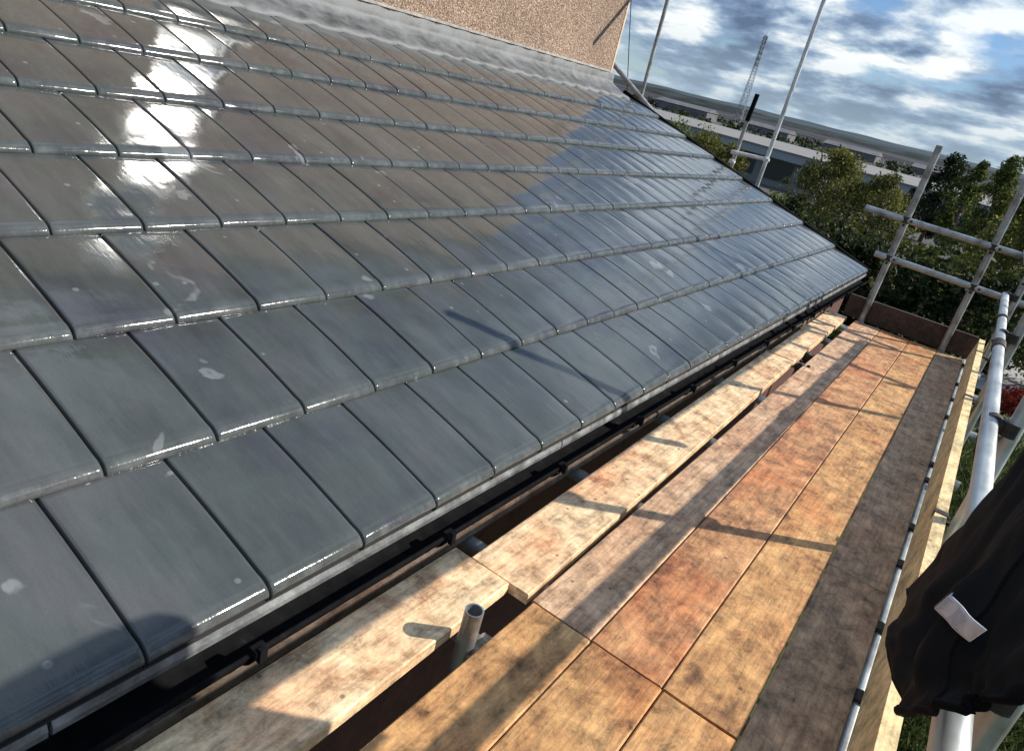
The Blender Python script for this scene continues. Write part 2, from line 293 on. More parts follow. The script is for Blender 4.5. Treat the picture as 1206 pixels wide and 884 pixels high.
def coupler(p, d1, d2, parent, mt=None, off=None):
    """a double coupler: two clamp collars round two tubes, a block between them, flap and bolts"""
    mt = mt or RUST
    p = Vector(p); d1 = Vector(d1).normalized(); d2 = Vector(d2).normalized(); n = d1.cross(d2).normalized()
    off = off if off is not None else TR * 1.0
    bm = bmesh.new()
    for d, s in ((d1, -1), (d2, 1)):
        c = p + n * s * off
        tube(bm, c - d * 0.026, c + d * 0.026, TR * 1.22, 16, False)
        e = d.cross(n).normalized()
        q = c + e * TR * 1.45
        hexa(bm, [q + d * i * 0.02 + e * j * 0.016 + n * k * 0.012 for k in (-1, 1) for (i, j) in ((-1, -1), (1, -1), (1, 1), (-1, 1))])
        tube(bm, q - n * 0.035 + e * 0.008, q + n * 0.035 + e * 0.008, 0.0065, 8, False)
        tube(bm, q + n * 0.022 + e * 0.008, q + n * 0.038 + e * 0.008, 0.012, 6, False)
    hexa(bm, [p + d1 * i * 0.022 + d2 * j * 0.022 + n * k * 0.012 for k in (-1, 1) for (i, j) in ((-1, -1), (1, -1), (1, 1), (-1, 1))])
    return auto_smooth(link('coupler', bm, mt, parent), 35)

# ================================================================== SETTING
GZ = -2.4
def ground_mat():
    mt = bpy.data.materials.new('ground_mix'); mt.use_nodes = True
    t = mt.node_tree; L = t.links.new; p = t.nodes['Principled BSDF']
    tc = N(t, 'ShaderNodeTexCoord')
    n = N(t, 'ShaderNodeTexNoise', i_Scale=0.9, i_Detail=8.0, i_Roughness=0.7); L(tc.outputs['Object'], n.inputs['Vector'])
    r = ramp(t, [(0.35, (0.022, 0.028, 0.010)), (0.5, (0.05, 0.07, 0.022)), (0.65, (0.085, 0.085, 0.04))]); L(n.outputs[0], r.inputs[0])
    nb = N(t, 'ShaderNodeTexNoise', i_Scale=0.012, i_Detail=8.0, i_Roughness=0.6); L(tc.outputs['Object'], nb.inputs['Vector'])
    rb = ramp(t, [(0.40, (0.022, 0.030, 0.018)), (0.5, (0.060, 0.058, 0.058)), (0.6, (0.035, 0.045, 0.024))]); L(nb.outputs[0], rb.inputs[0])
    ln = N(t, 'ShaderNodeVectorMath', operation='LENGTH'); L(tc.outputs['Object'], ln.inputs[0])
    mr = N(t, 'ShaderNodeMapRange'); mr.inputs['From Min'].default_value = 50; mr.inputs['From Max'].default_value = 140; L(ln.outputs['Value'], mr.inputs[0])
    mx = N(t, 'ShaderNodeMix', data_type='RGBA'); L(mr.outputs[0], mx.inputs[0]); L(r.outputs[0], mx.inputs[6]); L(rb.outputs[0], mx.inputs[7])
    L(mx.outputs[2], p.inputs['Base Color']); p.inputs['Roughness'].default_value = 0.95
    return mt
bm = bmesh.new()
vs = [bm.verts.new((x, y, GZ)) for x, y in ((-9000, -9000), (9000, -9000), (9000, 9000), (-9000, 9000))]; bm.faces.new(vs)
tag(link('ground', bm, ground_mat()), kind='structure')

def hill(name, y0, y1, hfun, mt, x0=-3000, x1=2600, nx=160, ny=10):
    bm = bmesh.new(); g = []
    for j in range(ny + 1):
        v = j / ny; row = []
        for i in range(nx + 1):
            x = x0 + (x1 - x0) * i / nx; y = y0 + (y1 - y0) * v
            k = math.sin(min(1, v * 1.15) * math.pi / 2) ** 1.3
            h = hfun(x) * k + (noise.noise(Vector((x * 0.006, y * 0.006, 3))) * 4 * k)
            row.append(bm.verts.new((x, y, GZ - 0.5 + h)))
        g.append(row)
    for j in range(ny):
        for i in range(nx): bm.faces.new((g[j][i], g[j][i + 1], g[j + 1][i + 1], g[j + 1][i]))
    o = link(name, bm, mt, smooth=True); return tag(o, kind='structure')
def hillmat(name, a, b, c, sx=0.004, sy=0.02):
    mt = bpy.data.materials.new(name); mt.use_nodes = True
    t = mt.node_tree; L = t.links.new; p = t.nodes['Principled BSDF']
    tc = N(t, 'ShaderNodeTexCoord'); mp = N(t, 'ShaderNodeMapping'); mp.inputs['Scale'].default_value = (sx, sy, sy * 3); L(tc.outputs['Object'], mp.inputs[0])
    n = N(t, 'ShaderNodeTexNoise', i_Scale=1.0, i_Detail=9.0, i_Roughness=0.62); L(mp.outputs[0], n.inputs['Vector'])
    r = ramp(t, [(0.38, a), (0.5, b), (0.62, c)]); L(n.outputs[0], r.inputs[0]); L(r.outputs[0], p.inputs['Base Color']); p.inputs['Roughness'].default_value = 1.0
    p.inputs['Specular IOR Level'].default_value = 0.1
    return mt
HM1 = hillmat('moor_near', (0.016, 0.020, 0.018), (0.042, 0.042, 0.048), (0.068, 0.064, 0.074))
HM2 = hillmat('moor_far_hazed', (0.030, 0.048, 0.058), (0.048, 0.068, 0.080), (0.065, 0.085, 0.105))  # blue of distance haze painted into the base colour, ridge below too
HM3 = hillmat('wooded_ridge', (0.012, 0.018, 0.018), (0.022, 0.030, 0.030), (0.040, 0.048, 0.046), 0.02, 0.02)
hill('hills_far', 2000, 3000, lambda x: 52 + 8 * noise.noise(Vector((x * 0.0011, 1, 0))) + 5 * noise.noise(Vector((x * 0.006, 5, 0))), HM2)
hill('hills', 700, 1400, lambda x: 11 + 6 * noise.noise(Vector((x * 0.003, 7, 0))), HM1, -1600, 1000)
hill('ridge', 1420, 1700, lambda x: 25 + 4 * noise.noise(Vector((x * 0.002, 9, 0))) + 1.5 * noise.noise(Vector((x * 0.02, 9, 0))), HM3, -2000, 1400)

def sheet(name, pts, z, mt):
    bm = bmesh.new(); bm.faces.new([bm.verts.new((x, y, z)) for x, y in pts]); return tag(link(name, bm, mt), kind='structure')
PAVE = mat('paving_concrete', (0.36, 0.36, 0.36), 0.9, var=(0.24, 0.24, 0.245), nscale=0.8, detail=8, bump=0.2)
sheet('path', [(0.6, 17.2), (7, 14.6), (7, 20.5), (1.0, 22.5)], GZ + 0.008, PAVE)
sheet('car_park', [(-60, 36), (20, 36), (30, 150), (-110, 150)], GZ + 0.004, mat('asphalt', (0.06, 0.06, 0.062), 0.9, var=(0.045, 0.045, 0.047), nscale=0.6))

# ------------------------------------------------------------------ foliage
def leaves(bm, lay, centre, rad, n, size, squash=1.0, tone0=0.5, shell=0.0):
    for _ in range(n):
        while True:
            v = Vector((random.uniform(-1, 1), random.uniform(-1, 1), random.uniform(-1, 1)))
            if v.length <= 1 and v.length >= shell: break
        p = centre + Vector((v.x * rad, v.y * rad, v.z * rad * squash))
        u = Vector((random.gauss(0, 1), random.gauss(0, 1), random.gauss(0, 0.7))).normalized()
        q = u.orthogonal().normalized(); q.rotate(Matrix.Rotation(random.uniform(0, 6.28), 3, u)); s = u.cross(q)
        k = size * random.choice((0.5, 0.7, 0.9, 1.1, 1.6))
        f = bm.faces.new([bm.verts.new(p + q * k), bm.verts.new(p + s * k * 0.5), bm.verts.new(p - q * k), bm.verts.new(p - s * k * 0.5)])
        tn = min(1, max(0, tone0 + random.gauss(0, 0.22)))
        for l in f.loops: l[lay] = (tn, tn, tn, 1)
BARK = mat('bark', (0.13, 0.10, 0.08), 0.9, var=(0.06, 0.05, 0.04), nscale=12, bump=0.5)
BARKW = mat('pale_bark', (0.42, 0.40, 0.36), 0.85, var=(0.16, 0.14, 0.12), nscale=9, bump=0.4)
LF_OLIVE = leafmat('olive_leaf', (0.05, 0.056, 0.014), (0.15, 0.155, 0.036), (0.30, 0.28, 0.075), 0.45)
LF_GREEN = leafmat('green_leaf', (0.030, 0.040, 0.010), (0.12, 0.15, 0.032), (0.26, 0.28, 0.07), 0.45)
LF_DARK = leafmat('dark_leaf', (0.008, 0.013, 0.005), (0.032, 0.046, 0.014), (0.08, 0.10, 0.03), 0.35)
LF_RED = leafmat('red_leaf', (0.10, 0.012, 0.008), (0.24, 0.03, 0.016), (0.38, 0.07, 0.04))
LF_GRASS = leafmat('grass_blade', (0.03, 0.045, 0.012), (0.09, 0.12, 0.035), (0.24, 0.25, 0.10), 0.35)
def tree(name, x, y, h, wd, clumps, per, leaf, lm, bark, label, cat='tree', group=None, base=0.25, z0=GZ, shape=1.0, core=0.0):
    t = empty(name, (x, y, z0), label, cat, group)
    bm = bmesh.new(); top = Vector((x + random.uniform(-.1, .1) * wd, y, z0 + h * 0.93))
    mid = Vector((x + random.uniform(-.06, .06) * wd, y, z0 + h * 0.45)); tr = 0.022 * h + 0.02
    tube(bm, (x, y, z0 - 0.1), mid, tr, 10, False, tr * 0.7); tube(bm, mid, top, tr * 0.7, 8, False, tr * 0.12)
    cs = []
    for k in range(clumps):
        u = (k + random.random()) / clumps; zz = base + (1 - base) * u
        env = math.sin(math.pi * min(1, (0.16 + 0.84 * u) ** shape)) ** 0.7
        a = random.uniform(0, 6.283); rr = wd * 0.5 * env * math.sqrt(random.uniform(0.05, 1))
        c = Vector((x + math.cos(a) * rr, y + math.sin(a) * rr, z0 + h * zz * 0.97)); cs.append(c)
        if name == 'conifer': c.x = x + (c.x - x) * (1.15 - 0.95 * u); c.y = y + (c.y - y) * (1.15 - 0.95 * u)
        s = Vector((x, y, max(z0 + h * 0.15, c.z - rr * 0.7 - h * 0.05))); tube(bm, s, c, tr * 0.28, 5, False, tr * 0.06)
    link('trunk', bm, bark, t, smooth=True)
    bm = bmesh.new(); lay = bm.loops.layers.color.new('tone')
    for c in cs: leaves(bm, lay, c, wd * random.uniform(0.10, 0.2), per, leaf, random.uniform(0.6, 1.0), random.uniform(0.3, 0.7))
    link('crown', bm, lm, t)
    return t
BR = 'trees and bushes around the yard'
tree('birch_tree', -4.35, 22.5, 3.7, 2.8, 80, 250, 0.036, LF_OLIVE, BARKW, 'loose olive green tree in front of the low flat roofed building', group=BR, base=0.12)
tree('birch_tree', -2.75, 22.0, 3.4, 2.1, 55, 230, 0.036, LF_OLIVE, BARKW, 'smaller olive tree overlapping the right side of the loose tree before the flat roofed building', group=BR, base=0.15)
tree('broadleaf_tree', -3.2, 46, 4.7, 2.8, 50, 170, 0.075, LF_DARK, BARK, 'dark round topped tree just right of the tip of the inner end scaffold pole', group=BR, base=0.1)
tree('broadleaf_tree', -1.9, 44, 4.75, 2.0, 44, 170, 0.07, LF_GREEN, BARK, 'narrow green tree on the skyline beside the dark round topped tree', group=BR, base=0.1)
tree('conifer', -0.45, 30, 4.75, 2.3, 60, 260, 0.040, LF_GREEN, BARK, 'dark pointed evergreen on the skyline left of the spiky sapling', group=BR, base=0.08)
tree('conifer', 0.35, 27, 3.9, 2.2, 54, 240, 0.042, LF_OLIVE, BARK, 'shorter dark evergreen between the pointed evergreen and the spiky sapling', group=BR, base=0.08)
tree('sapling_tree', 0.55, 20, 4.7, 0.8, 26, 130, 0.035, LF_GREEN, BARK, 'thin spiky sapling rising above the olive bush at the right', group=BR, base=0.3)
tree('broadleaf_tree', 1.0, 19, 3.55, 2.9, 80, 230, 0.045, LF_OLIVE, BARK, 'broad sunlit olive bush at the right edge behind the end guardrail', group=BR, base=0.1)
tree('broadleaf_tree', 3.2, 19, 3.7, 3.0, 60, 200, 0.05, LF_GREEN, BARK, 'green bush beyond the corner of the scaffold at the far right edge', group=BR, base=0.1)
tree('broadleaf_tree', -8.2, 25, 2.9, 2.6, 50, 180, 0.05, LF_OLIVE, BARK, 'low olive tree at the left behind the bracket scaffold frame', group=BR, base=0.1)
tree('broadleaf_tree', -10.6, 29, 3.0, 3.2, 55, 180, 0.05, LF_OLIVE, BARK, 'bushy olive tree left of the short dark sleeved pole', group=BR, base=0.1)
tree('broadleaf_tree', -13.5, 33, 2.9, 3.2, 50, 170, 0.055, LF_GREEN, BARK, 'distant green tree just clearing the tiled verge', group=BR, base=0.1)

def hedge(name, x0, x1, y, h, dep, n, leaf, lm, label, cat='hedge'):
    t = empty(name, ((x0 + x1) / 2, y, GZ), label, cat)
    bm = bmesh.new(); lay = bm.loops.layers.color.new('tone')
    for k in range(n):
        x = random.uniform(x0, x1); yy = y + random.uniform(-dep, dep) / 2; z = GZ + h * (1 - random.random() ** 1.7) * (0.85 + 0.25 * noise.noise(Vector((x * 0.8, yy, 0))))
        leaves(bm, lay, Vector((x, yy, z)), random.uniform(0.15, 0.34), 60, leaf, 0.8, random.uniform(0.2, 0.8))
    link('foliage', bm, lm, t)
    bm = bmesh.new()
    tube(bm, (x0, y, GZ + .02), (x1, y, GZ + .05), 0.02, 6, False)
    for k in range(int((x1 - x0) / 0.5)):
        x = x0 + 0.5 * k + random.uniform(0, .3); tube(bm, (x, y, GZ - .05), (x + random.uniform(-.2, .2), y, GZ + h * 0.8), 0.03, 6, False, 0.012)
    link('stems', bm, BARK, t); return t
hedge('hedge', -5.6, 0.75, 16.0, 2.5, 2.2, 620, 0.055, LF_DARK, 'dark overgrown hedge in shade beyond the end toe board')
hedge('hedge', -7.8, -2.9, 13.2, 1.5, 1.6, 340, 0.05, LF_OLIVE, 'low yellow green hedge beyond the lower corner of the tiled roof')
hedge('shrub', -3.6, 0.4, 11.6, 1.2, 1.6, 260, 0.05, LF_DARK, 'dark low shrubs below the end guardrail', 'shrub')
hedge('hedge', -7.0, 2.0, 25.5, 1.9, 2.6, 420, 0.06, LF_GREEN, 'green hedge in the middle distance behind the loose olive trees')
hedge('shrub', 1.35, 2.05, 15.3, 0.62, 0.7, 34, 0.04, LF_RED, 'small red leaved shrub by the grey paving', 'shrub')
def grass():
    bm = bmesh.new(); lay = bm.loops.layers.color.new('tone')
    for k in range(42000):
        y = random.uniform(1.2, 15.0); x = random.uniform(0.3, 0.9 + y * 0.33)
        if y > 13.8 and x > 0.5: continue
        h = random.uniform(0.08, 0.38) * (0.7 + 0.7 * noise.noise(Vector((x * 1.2, y * 1.2, 4)))); a = random.uniform(0, 6.28); ww = random.uniform(0.006, 0.016)
        b = Vector((x, y, GZ)); s = Vector((math.cos(a), math.sin(a), 0)) * ww; tip = b + Vector((random.gauss(0, .5) * h, random.gauss(0, .5) * h, h))
        f = bm.faces.new([bm.verts.new(b - s), bm.verts.new(b + s), bm.verts.new(tip)])
        tn = min(1, max(0, random.gauss(0.45, 0.25)))
        for l in f.loops: l[lay] = (tn, tn, tn, 1)
    for k in range(150):
        y = random.uniform(2.5, 14.0); x = random.uniform(0.5, 0.9 + y * 0.33)
        leaves(bm, lay, Vector((x, y, GZ + random.uniform(0.05, 0.35))), random.uniform(0.1, 0.35), 70, 0.03, 0.8, random.uniform(0.1, 0.8))
    tag(link('rough_grass', bm, LF_GRASS), 'rough sunlit grass and weeds below the right hand guardrail', 'grass', kind='stuff')
grass()

# ------------------------------------------------------------------ low building in the distance
def low_building():
    t = empty('low_building', (-9, 54, GZ), 'long low flat roofed building with grey fascia and dark windows behind the trees', 'building')
    X0, X1, Y0, Y1 = -46.0, 10.0, 54.0, 92.0; ZT = 0.12
    bm = bmesh.new(); box(bm, (X0, Y0 + 0.6, GZ), (X1, Y1, ZT - 0.62)); link('wall', bm, mat('grey_cladding', (0.16, 0.17, 0.165), 0.8, var=(0.12, 0.13, 0.125), nscale=0.7), t)
    bm = bmesh.new(); box(bm, (X0 - 0.5, Y0, ZT - 0.6), (X1 + 0.5, Y1 + 0.5, ZT - 0.05)); link('fascia', bm, mat('fascia_grey', (0.20, 0.23, 0.24), 0.7, var=(0.22, 0.25, 0.26), nscale=0.5), t)
    bm = bmesh.new(); box(bm, (X0 - 0.6, Y0 - 0.08, ZT - 0.047), (X1 + 0.6, Y1 + 0.6, ZT + 0.03)); rf = link('roof', bm, STONE, t)
    for x in (-13.2, -12.3, -11.9, -11.4, -10.8, -2.0, -1.3, -0.9):
        bm = bmesh.new(); box(bm, (x, 70, ZT + 0.033), (x + random.uniform(.25, .55), 70.6, ZT + random.uniform(0.35, 0.55))); link('roof_vent', bm, UPVC if random.random() < .6 else UNDER, rf, bevel=0.02)
    win = mat('dark_glazing', (0.02, 0.03, 0.03), 0.15, var=(0.012, 0.02, 0.02))
    fr = mat('window_frame_grey', (0.5, 0.54, 0.54), 0.6, var=(0.36, 0.4, 0.4))
    x = -40.0
    while x < 8:
        bm = bmesh.new(); box(bm, (x, Y0 + 0.52, GZ + 0.5), (x + 2.1, Y0 + 0.58, ZT - 0.75)); f = link('window', bm, win, t)
        bm = bmesh.new()
        for xx in (x - 0.06, x + 1.0, x + 2.06): box(bm, (xx, Y0 + 0.44, GZ + 0.5), (xx + 0.1, Y0 + 0.517, ZT - 0.75))
        for zz in (GZ + 0.42, GZ + 1.1): box(bm, (x - 0.06, Y0 + 0.45, zz), (x + 2.16, Y0 + 0.515, zz + 0.08))
        link('frame', bm, fr, f); x += 2.75
low_building()
SHED = mat('shed_cladding', (0.13, 0.13, 0.14), 0.8, var=(0.07, 0.07, 0.075), nscale=0.3)
# shop units on the far side of the valley
for k, (x, y, wd, h) in enumerate([(-150, 330, 26, 3.4), (-112, 350, 20, 3.0), (-74, 340, 22, 3.2), (-40, 360, 24, 2.8)]):
    t = empty('warehouse', (x, y, GZ), ['pale long shed in the distance at the far left', 'second distant shed from the left', 'distant pale shed behind the tall guard pole', 'distant shed near the inner end scaffold pole'][k], 'building', 'far sheds')
    bm = bmesh.new(); box(bm, (x, y, GZ), (x + wd, y + 14, GZ + h)); link('wall', bm, SHED, t)
    bm = bmesh.new(); hexa(bm, [(x - .4, y - .4, GZ + h), (x + wd + .4, y - .4, GZ + h), (x + wd + .4, y + 14.4, GZ + h), (x - .4, y + 14.4, GZ + h), (x - .4, y + 6.8, GZ + h + 1.6), (x + wd + .4, y + 6.8, GZ + h + 1.6), (x + wd + .4, y + 7.2, GZ + h + 1.6), (x - .4, y + 7.2, GZ + h + 1.6)]); link('roof', bm, SHED, t)
def treeline():
    bm = bmesh.new(); lay = bm.loops.layers.color.new('tone')
    for k in range(520):
        x = random.uniform(-260, 90); y = random.choice((150, 230, 400)) + random.uniform(-12, 12)
        s = y / 230; leaves(bm, lay, Vector((x, y, GZ + 1.3 + 0.7 * noise.noise(Vector((x * .03, y, 0))))), random.uniform(1.0, 2.0) * max(.6, s), 60, 0.35 * s, 0.75, random.uniform(.2, .8))
    tag(link('far_woodland', bm, LF_DARK), 'dark strips of distant woodland below the hills', 'woodland', kind='stuff')
treeline()
def mast():
    az = R(-18.4); D = 640; bx, by = math.sin(az) * D, math.cos(az) * D
    t = empty('lattice_mast', (bx, by, GZ), 'tall faint lattice mast on the skyline', 'mast')
    st = mat('mast_steel', (0.22, 0.24, 0.26), 0.6, 0.2, var=(0.18, 0.2, 0.22)); bm = bmesh.new(); H = 66; n = 15
    def corner(k, z):
        wd = 4.4 * (1 - z / H * 0.72); return Vector((bx + wd * (1 if k in (0, 3) else -1) * .5 * 1.25, by + wd * (1 if k < 2 else -1) * .5, GZ + z))
    for k in range(4):
        tube(bm, corner(k, 0), corner(k, H), 0.20, 5, False, 0.14)
        for j in range(n):
            z0, z1 = H * j / n, H * (j + 1) / n
            tube(bm, corner(k, z0), corner((k + 1) % 4, z1), 0.09, 4, False); tube(bm, corner((k + 1) % 4, z0), corner(k, z1), 0.09, 4, False); tube(bm, corner(k, z1), corner((k + 1) % 4, z1), 0.09, 4, False)
    link('lattice', bm, st, t)
    lt = t.children[0]
    for z in (44, 48, 52, 56, 60, 63):
        for a in range(4): bm = bmesh.new(); tube(bm, Vector((bx + math.cos(a * 1.57) * 1.5, by + math.sin(a * 1.57) * 1.5, GZ + z)), Vector((bx + math.cos(a * 1.57) * 1.5, by + math.sin(a * 1.57) * 1.5, GZ + z + 2.6)), 0.42, 6, False); under(link('antenna_panel', bm, st), lt)
    bm = bmesh.new()
    tube(bm, (bx, by, GZ + H - 1), (bx, by, GZ + H + 5), 0.16, 6, False, 0.06)
    link('top_spike', bm, st, t)
mast()

# ================================================================== HOUSE
PX0, PZ0, DX, DZ = -0.72, -0.886, -0.317, 0.104
YN, YF = -1.0, 6.66                       # near and far end of the tiled roof
WX = -3.45                                # upper wall plane
house = empty('house', M(-3.0, 3.0, -1) * 1.0, 'house with dark grey tiled lower roof, lead flashing and pebbledash wall above', 'house')
house.location = (house.location.x, house.location.y, GZ)
ul = Vector((DX, 0, DZ)).normalized(); nn = Vector((DZ, 0, -DX)).normalized()   # up the slope, outward normal
if nn.z < 0: nn = -nn
GA = math.hypot(DX, DZ); TW = 0.2142
def rp(s, h, y): return M(*(Vector((PX0, y, PZ0)) + ul * s + nn * h))
# roof deck under the tiles
bm = bmesh.new()
pts = []
for h in (-0.055, -0.020):
    pts += [rp(-0.0, h, YN), rp(-0.0, h, YF - 0.01), rp(GA * 8.55, h, YF - 0.01), rp(GA * 8.55, h, YN)]
hexa(bm, pts); roof = link('roof', bm, UNDER, house)
def course(i):
    bm = bmesh.new(); lay = bm.loops.layers.color.new('lip')
    off = 0.018 if i % 2 == 0 else 0.125
    k0 = int((YN - off) / TW) - 1; k = k0
    R0 = 0.016; top = 0.010; 
    prof = [(0.006, -0.017, .25), (0.0005, -0.010, .5)]
    for a in range(0, 8):
        an = math.pi / 2 * a / 7; prof.append((0.030 - math.cos(an) * 0.030, top - 0.018 + math.sin(an) * 0.018, 0.9 if 1 <= a <= 4 else .4))
    n_ = 9
    for q in range(n_):
        s_ = 0.046 + (GA + 0.03 - 0.046) * q / (n_ - 1)
        prof.append((s_, top - 0.0022 - 0.0193 * (s_ - 0.046) / (GA - 0.016) + 0.15 * max(0, (s_ - 0.03) * (GA - s_)), 0.0))
    while True:
        y0 = off + k * TW; y1 = y0 + TW; k += 1
        if y0 >= YF: break
        if y1 <= YN: continue
        y0 = max(y0, YN); y1 = min(y1, YF)
        if y1 - y0 < 0.02: continue
        g = 0.0029; ta = random.gauss(0, 0.0006); tb = random.gauss(0, 0.0006); sh = random.gauss(0, 0.0005)
        ys = [(y0 + g, -0.016), (y0 + g, -0.0022), (y0 + g + 0.0022, -0.0003), (y0 + g + 0.007, 0.0), ((y0 + y1) / 2, 0.0008), (y1 - g - 0.007, 0.0), (y1 - g - 0.0022, -0.0003), (y1 - g, -0.0022), (y1 - g, -0.016)]
        rows = []
        for s, h, lv in prof:
            row = []
            for (yy, dh) in ys:
                f = (yy - y0) / (y1 - y0)
                row.append((bm.verts.new(rp(i * GA + s + sh, h + dh + ta * (1 - f) + tb * f, yy)), lv))
            rows.append(row)
        for a, b in zip(rows, rows[1:]):
            for j in range(len(ys) - 1):
                q = [a[j], a[j + 1], b[j + 1], b[j]]
                f = bm.faces.new([v[0] for v in q]); f.smooth = True
                for l, v in zip(f.loops, q): l[lay] = (v[1],) * 3 + (1,)
    o = link('tile_course', bm, TILE, roof); o.parent = roof; o.location = (0, 0, 0)
    return o
# children of roof: roof itself sits at -house.location inside house, so mesh coordinates stay world metres
for i in range(8): course(i)
bm = bmesh.new()
for k in range(620):
    i = random.randrange(0, 8); y = random.uniform(YN + .1, YF - .1); s_ = i * GA + (abs(random.gauss(0, 0.006)) + 0.002) * -1 if i else 0.02 * random.random() - 0.002
    if i == 0: continue
    off = 0.018 if i % 2 == 0 else 0.125
    if random.random() < .6: y = off + round((y - off) / TW) * TW + random.gauss(0, 0.02)
    c = rp(s_, -0.012 + random.uniform(0, .003), y); r = random.uniform(0.0012, 0.0042)
    bmesh.ops.create_icosphere(bm, subdivisions=1, radius=r, matrix=Matrix.Translation(c) @ Matrix.Diagonal((1, random.uniform(.8, 2.6), .8, 1)))
tag(under(link('grit', bm, MORTAR), roof), kind='stuff')
# last strip of tiles running under the lead
# verge trim along the far end of the roof
bm = bmesh.new()
hexa(bm, [rp(-0.01, -0.05, YF + 0.004), rp(-0.01, -0.05, YF + 0.05), rp(GA * 8.4, -0.05, YF + 0.05), rp(GA * 8.4, -0.05, YF + 0.004), rp(-0.01, 0.012, YF + 0.004), rp(-0.01, 0.012, YF + 0.05), rp(GA * 8.4, 0.012, YF + 0.05), rp(GA * 8.4, 0.012, YF + 0.004)])
under(link('verge_trim', bm, GUT, None, bevel=0.006), roof)
# pale eaves strip below the lowest tiles
bm = bmesh.new()
a = M(-0.737, YN, -0.905); 
y = YN
prof = [(-0.7265, -0.909), (-0.7225, -0.920), (-0.7235, -0.931), (-0.729, -0.937), (-0.76, -0.937), (-0.76, -0.909)]
def extrude_profile(bm, prof, y0, y1, closed=True):
    A = [bm.verts.new(M(x, y0, z)) for x, z in prof]; B = [bm.verts.new(M(x, y1, z)) for x, z in prof]
    n = len(prof)
    for k in range(n if closed else n - 1): bm.faces.new((A[k], A[(k + 1) % n], B[(k + 1) % n], B[k]))
    if closed: bm.faces.new(A); bm.faces.new(B)
while y < YF - 0.01:
    y1 = min(y + 1.32, YF - 0.01); extrude_profile(bm, prof, y, y1 - 0.006); y = y1
o = under(link('eaves_strip', bm, PVC), roof)
# flashing: lead dressed over the top course with a scalloped lower edge, and up the wall
bm = bmesh.new(); NY = 330; cols = []
for j in range(NY + 1):
    y = YN + (YF - 0.14 - YN) * j / NY
    ph = ((y + 0.03) / (TW)) % 1.0
    sc = 0.020 * (1 - abs(2 * ph - 1) ** 2.5) + 0.006 * noise.noise(Vector((y * 7, 0, 1)))
    wob = 0.004 * noise.noise(Vector((y * 9, 3, 0))) + 0.0035 * math.cos(2 * math.pi * ph)
    low = GA * 8 - 0.02 - sc
    ln = 0.003 * noise.noise(Vector((y * 30, 8, 0))) + (0.004 if (y / 1.07) % 1 < 0.07 else 0)
    P = [rp(low, -0.010 + wob, y), rp(low + 0.004, 0.006 + wob, y), rp(low + 0.03, 0.012 + wob + ln, y), rp(low + 0.10, 0.010 + wob * 1.5 - ln, y), rp(low + 0.16, 0.012 - wob, y)]
    kz = PZ0 + DZ * (WX - PX0) / DX
    P += [M(WX + 0.016 + wob, y, kz + 0.022), M(WX + 0.007, y, kz + 0.05), M(WX + 0.006 + ln * .5, y, kz + 0.096 + wob * 1.6), M(WX + 0.002, y, kz + 0.100 + wob * 1.6)]
    cols.append([bm.verts.new(p) for p in P])
for a, b in zip(cols, cols[1:]):
    for k in range(len(a) - 1): bm.faces.new((a[k], a[k + 1], b[k + 1], b[k]))
under(link('flashing', bm, LEAD, smooth=True), house).location = -house.location
kz = PZ0 + DZ * (WX - PX0) / DX
bm = bmesh.new(); extrude_profile(bm, [(WX, kz + 0.104), (WX + 0.010, kz + 0.106), (WX + 0.008, kz + 0.118), (WX, kz + 0.122)], YN, 6.44); link('mortar_fillet', bm, MORTAR, house)
# upper wall, its corner bead, window, eaves
WT = 1.95; HB = -8.5
WIN = (2.15, 2.58, 0.18, 1.62)
bm = bmesh.new()
def wall_panel(y0, y1, z0, z1): box(bm, M(WX - 0.2, y0, z0), M(WX, y1, z1))
zlo = -2.714
wall_panel(-6, WIN[0], zlo, WT); wall_panel(WIN[1], 6.45, zlo, WT); wall_panel(WIN[0], WIN[1], zlo, WIN[2]); wall_panel(WIN[0], WIN[1], WIN[3], WT)
box(bm, M(HB, 6.25, zlo), M(WX - 0.2, 6.45, WT)); box(bm, M(HB, -6, zlo), M(WX - 0.2, -5.8, WT)); box(bm, M(HB - .2, -6, zlo), M(HB, 6.45, WT))
link('upper_wall', bm, PEB, house)
bm = bmesh.new(); box(bm, M(WX - 0.05, 6.43, kz + 0.10), M(WX + 0.004, 6.456, WT)); link('corner_bead', bm, RENDERW, house, bevel=0.004)
bm = bmesh.new()
y0, y1, z0, z1 = WIN; e = 0.045
for a, b in (((y0, z0), (y1, z0 + e)), ((y0, z1 - e), (y1, z1)), ((y0, z0 + e), (y0 + e, z1 - e)), ((y1 - e, z0 + e), (y1, z1 - e))): box(bm, M(WX - 0.07, a[0], a[1]), M(WX - 0.03, b[0], b[1]))
wo = link('window', bm, UPVC, house, bevel=0.004)
bm = bmesh.new(); box(bm, M(WX - 0.055, y0 + e, z0 + e), M(WX - 0.045, y1 - e, z1 - e)); under(link('pane', bm, GLASS), wo)
bm = bmesh.new(); box(bm, M(WX - 0.06, y0 - 0.04, z0 - 0.04), M(WX + 0.04, y1 + 0.04, z0 - 0.003)); under(link('sill', bm, UPVC, bevel=0.004), wo)
bm = bmesh.new(); hexa(bm, [M(WX + 0.2, -6.3, WT), M(WX + 0.2, 6.75, WT), M(HB - 0.4, 6.75, WT), M(HB - 0.4, -6.3, WT), M(-5.8, -3.2, WT + 1.4), M(-5.8, 3.8, WT + 1.4), M(-6.2, 3.8, WT + 1.4), M(-6.2, -3.2, WT + 1.4)]); link('upper_roof', bm, STONE, house)
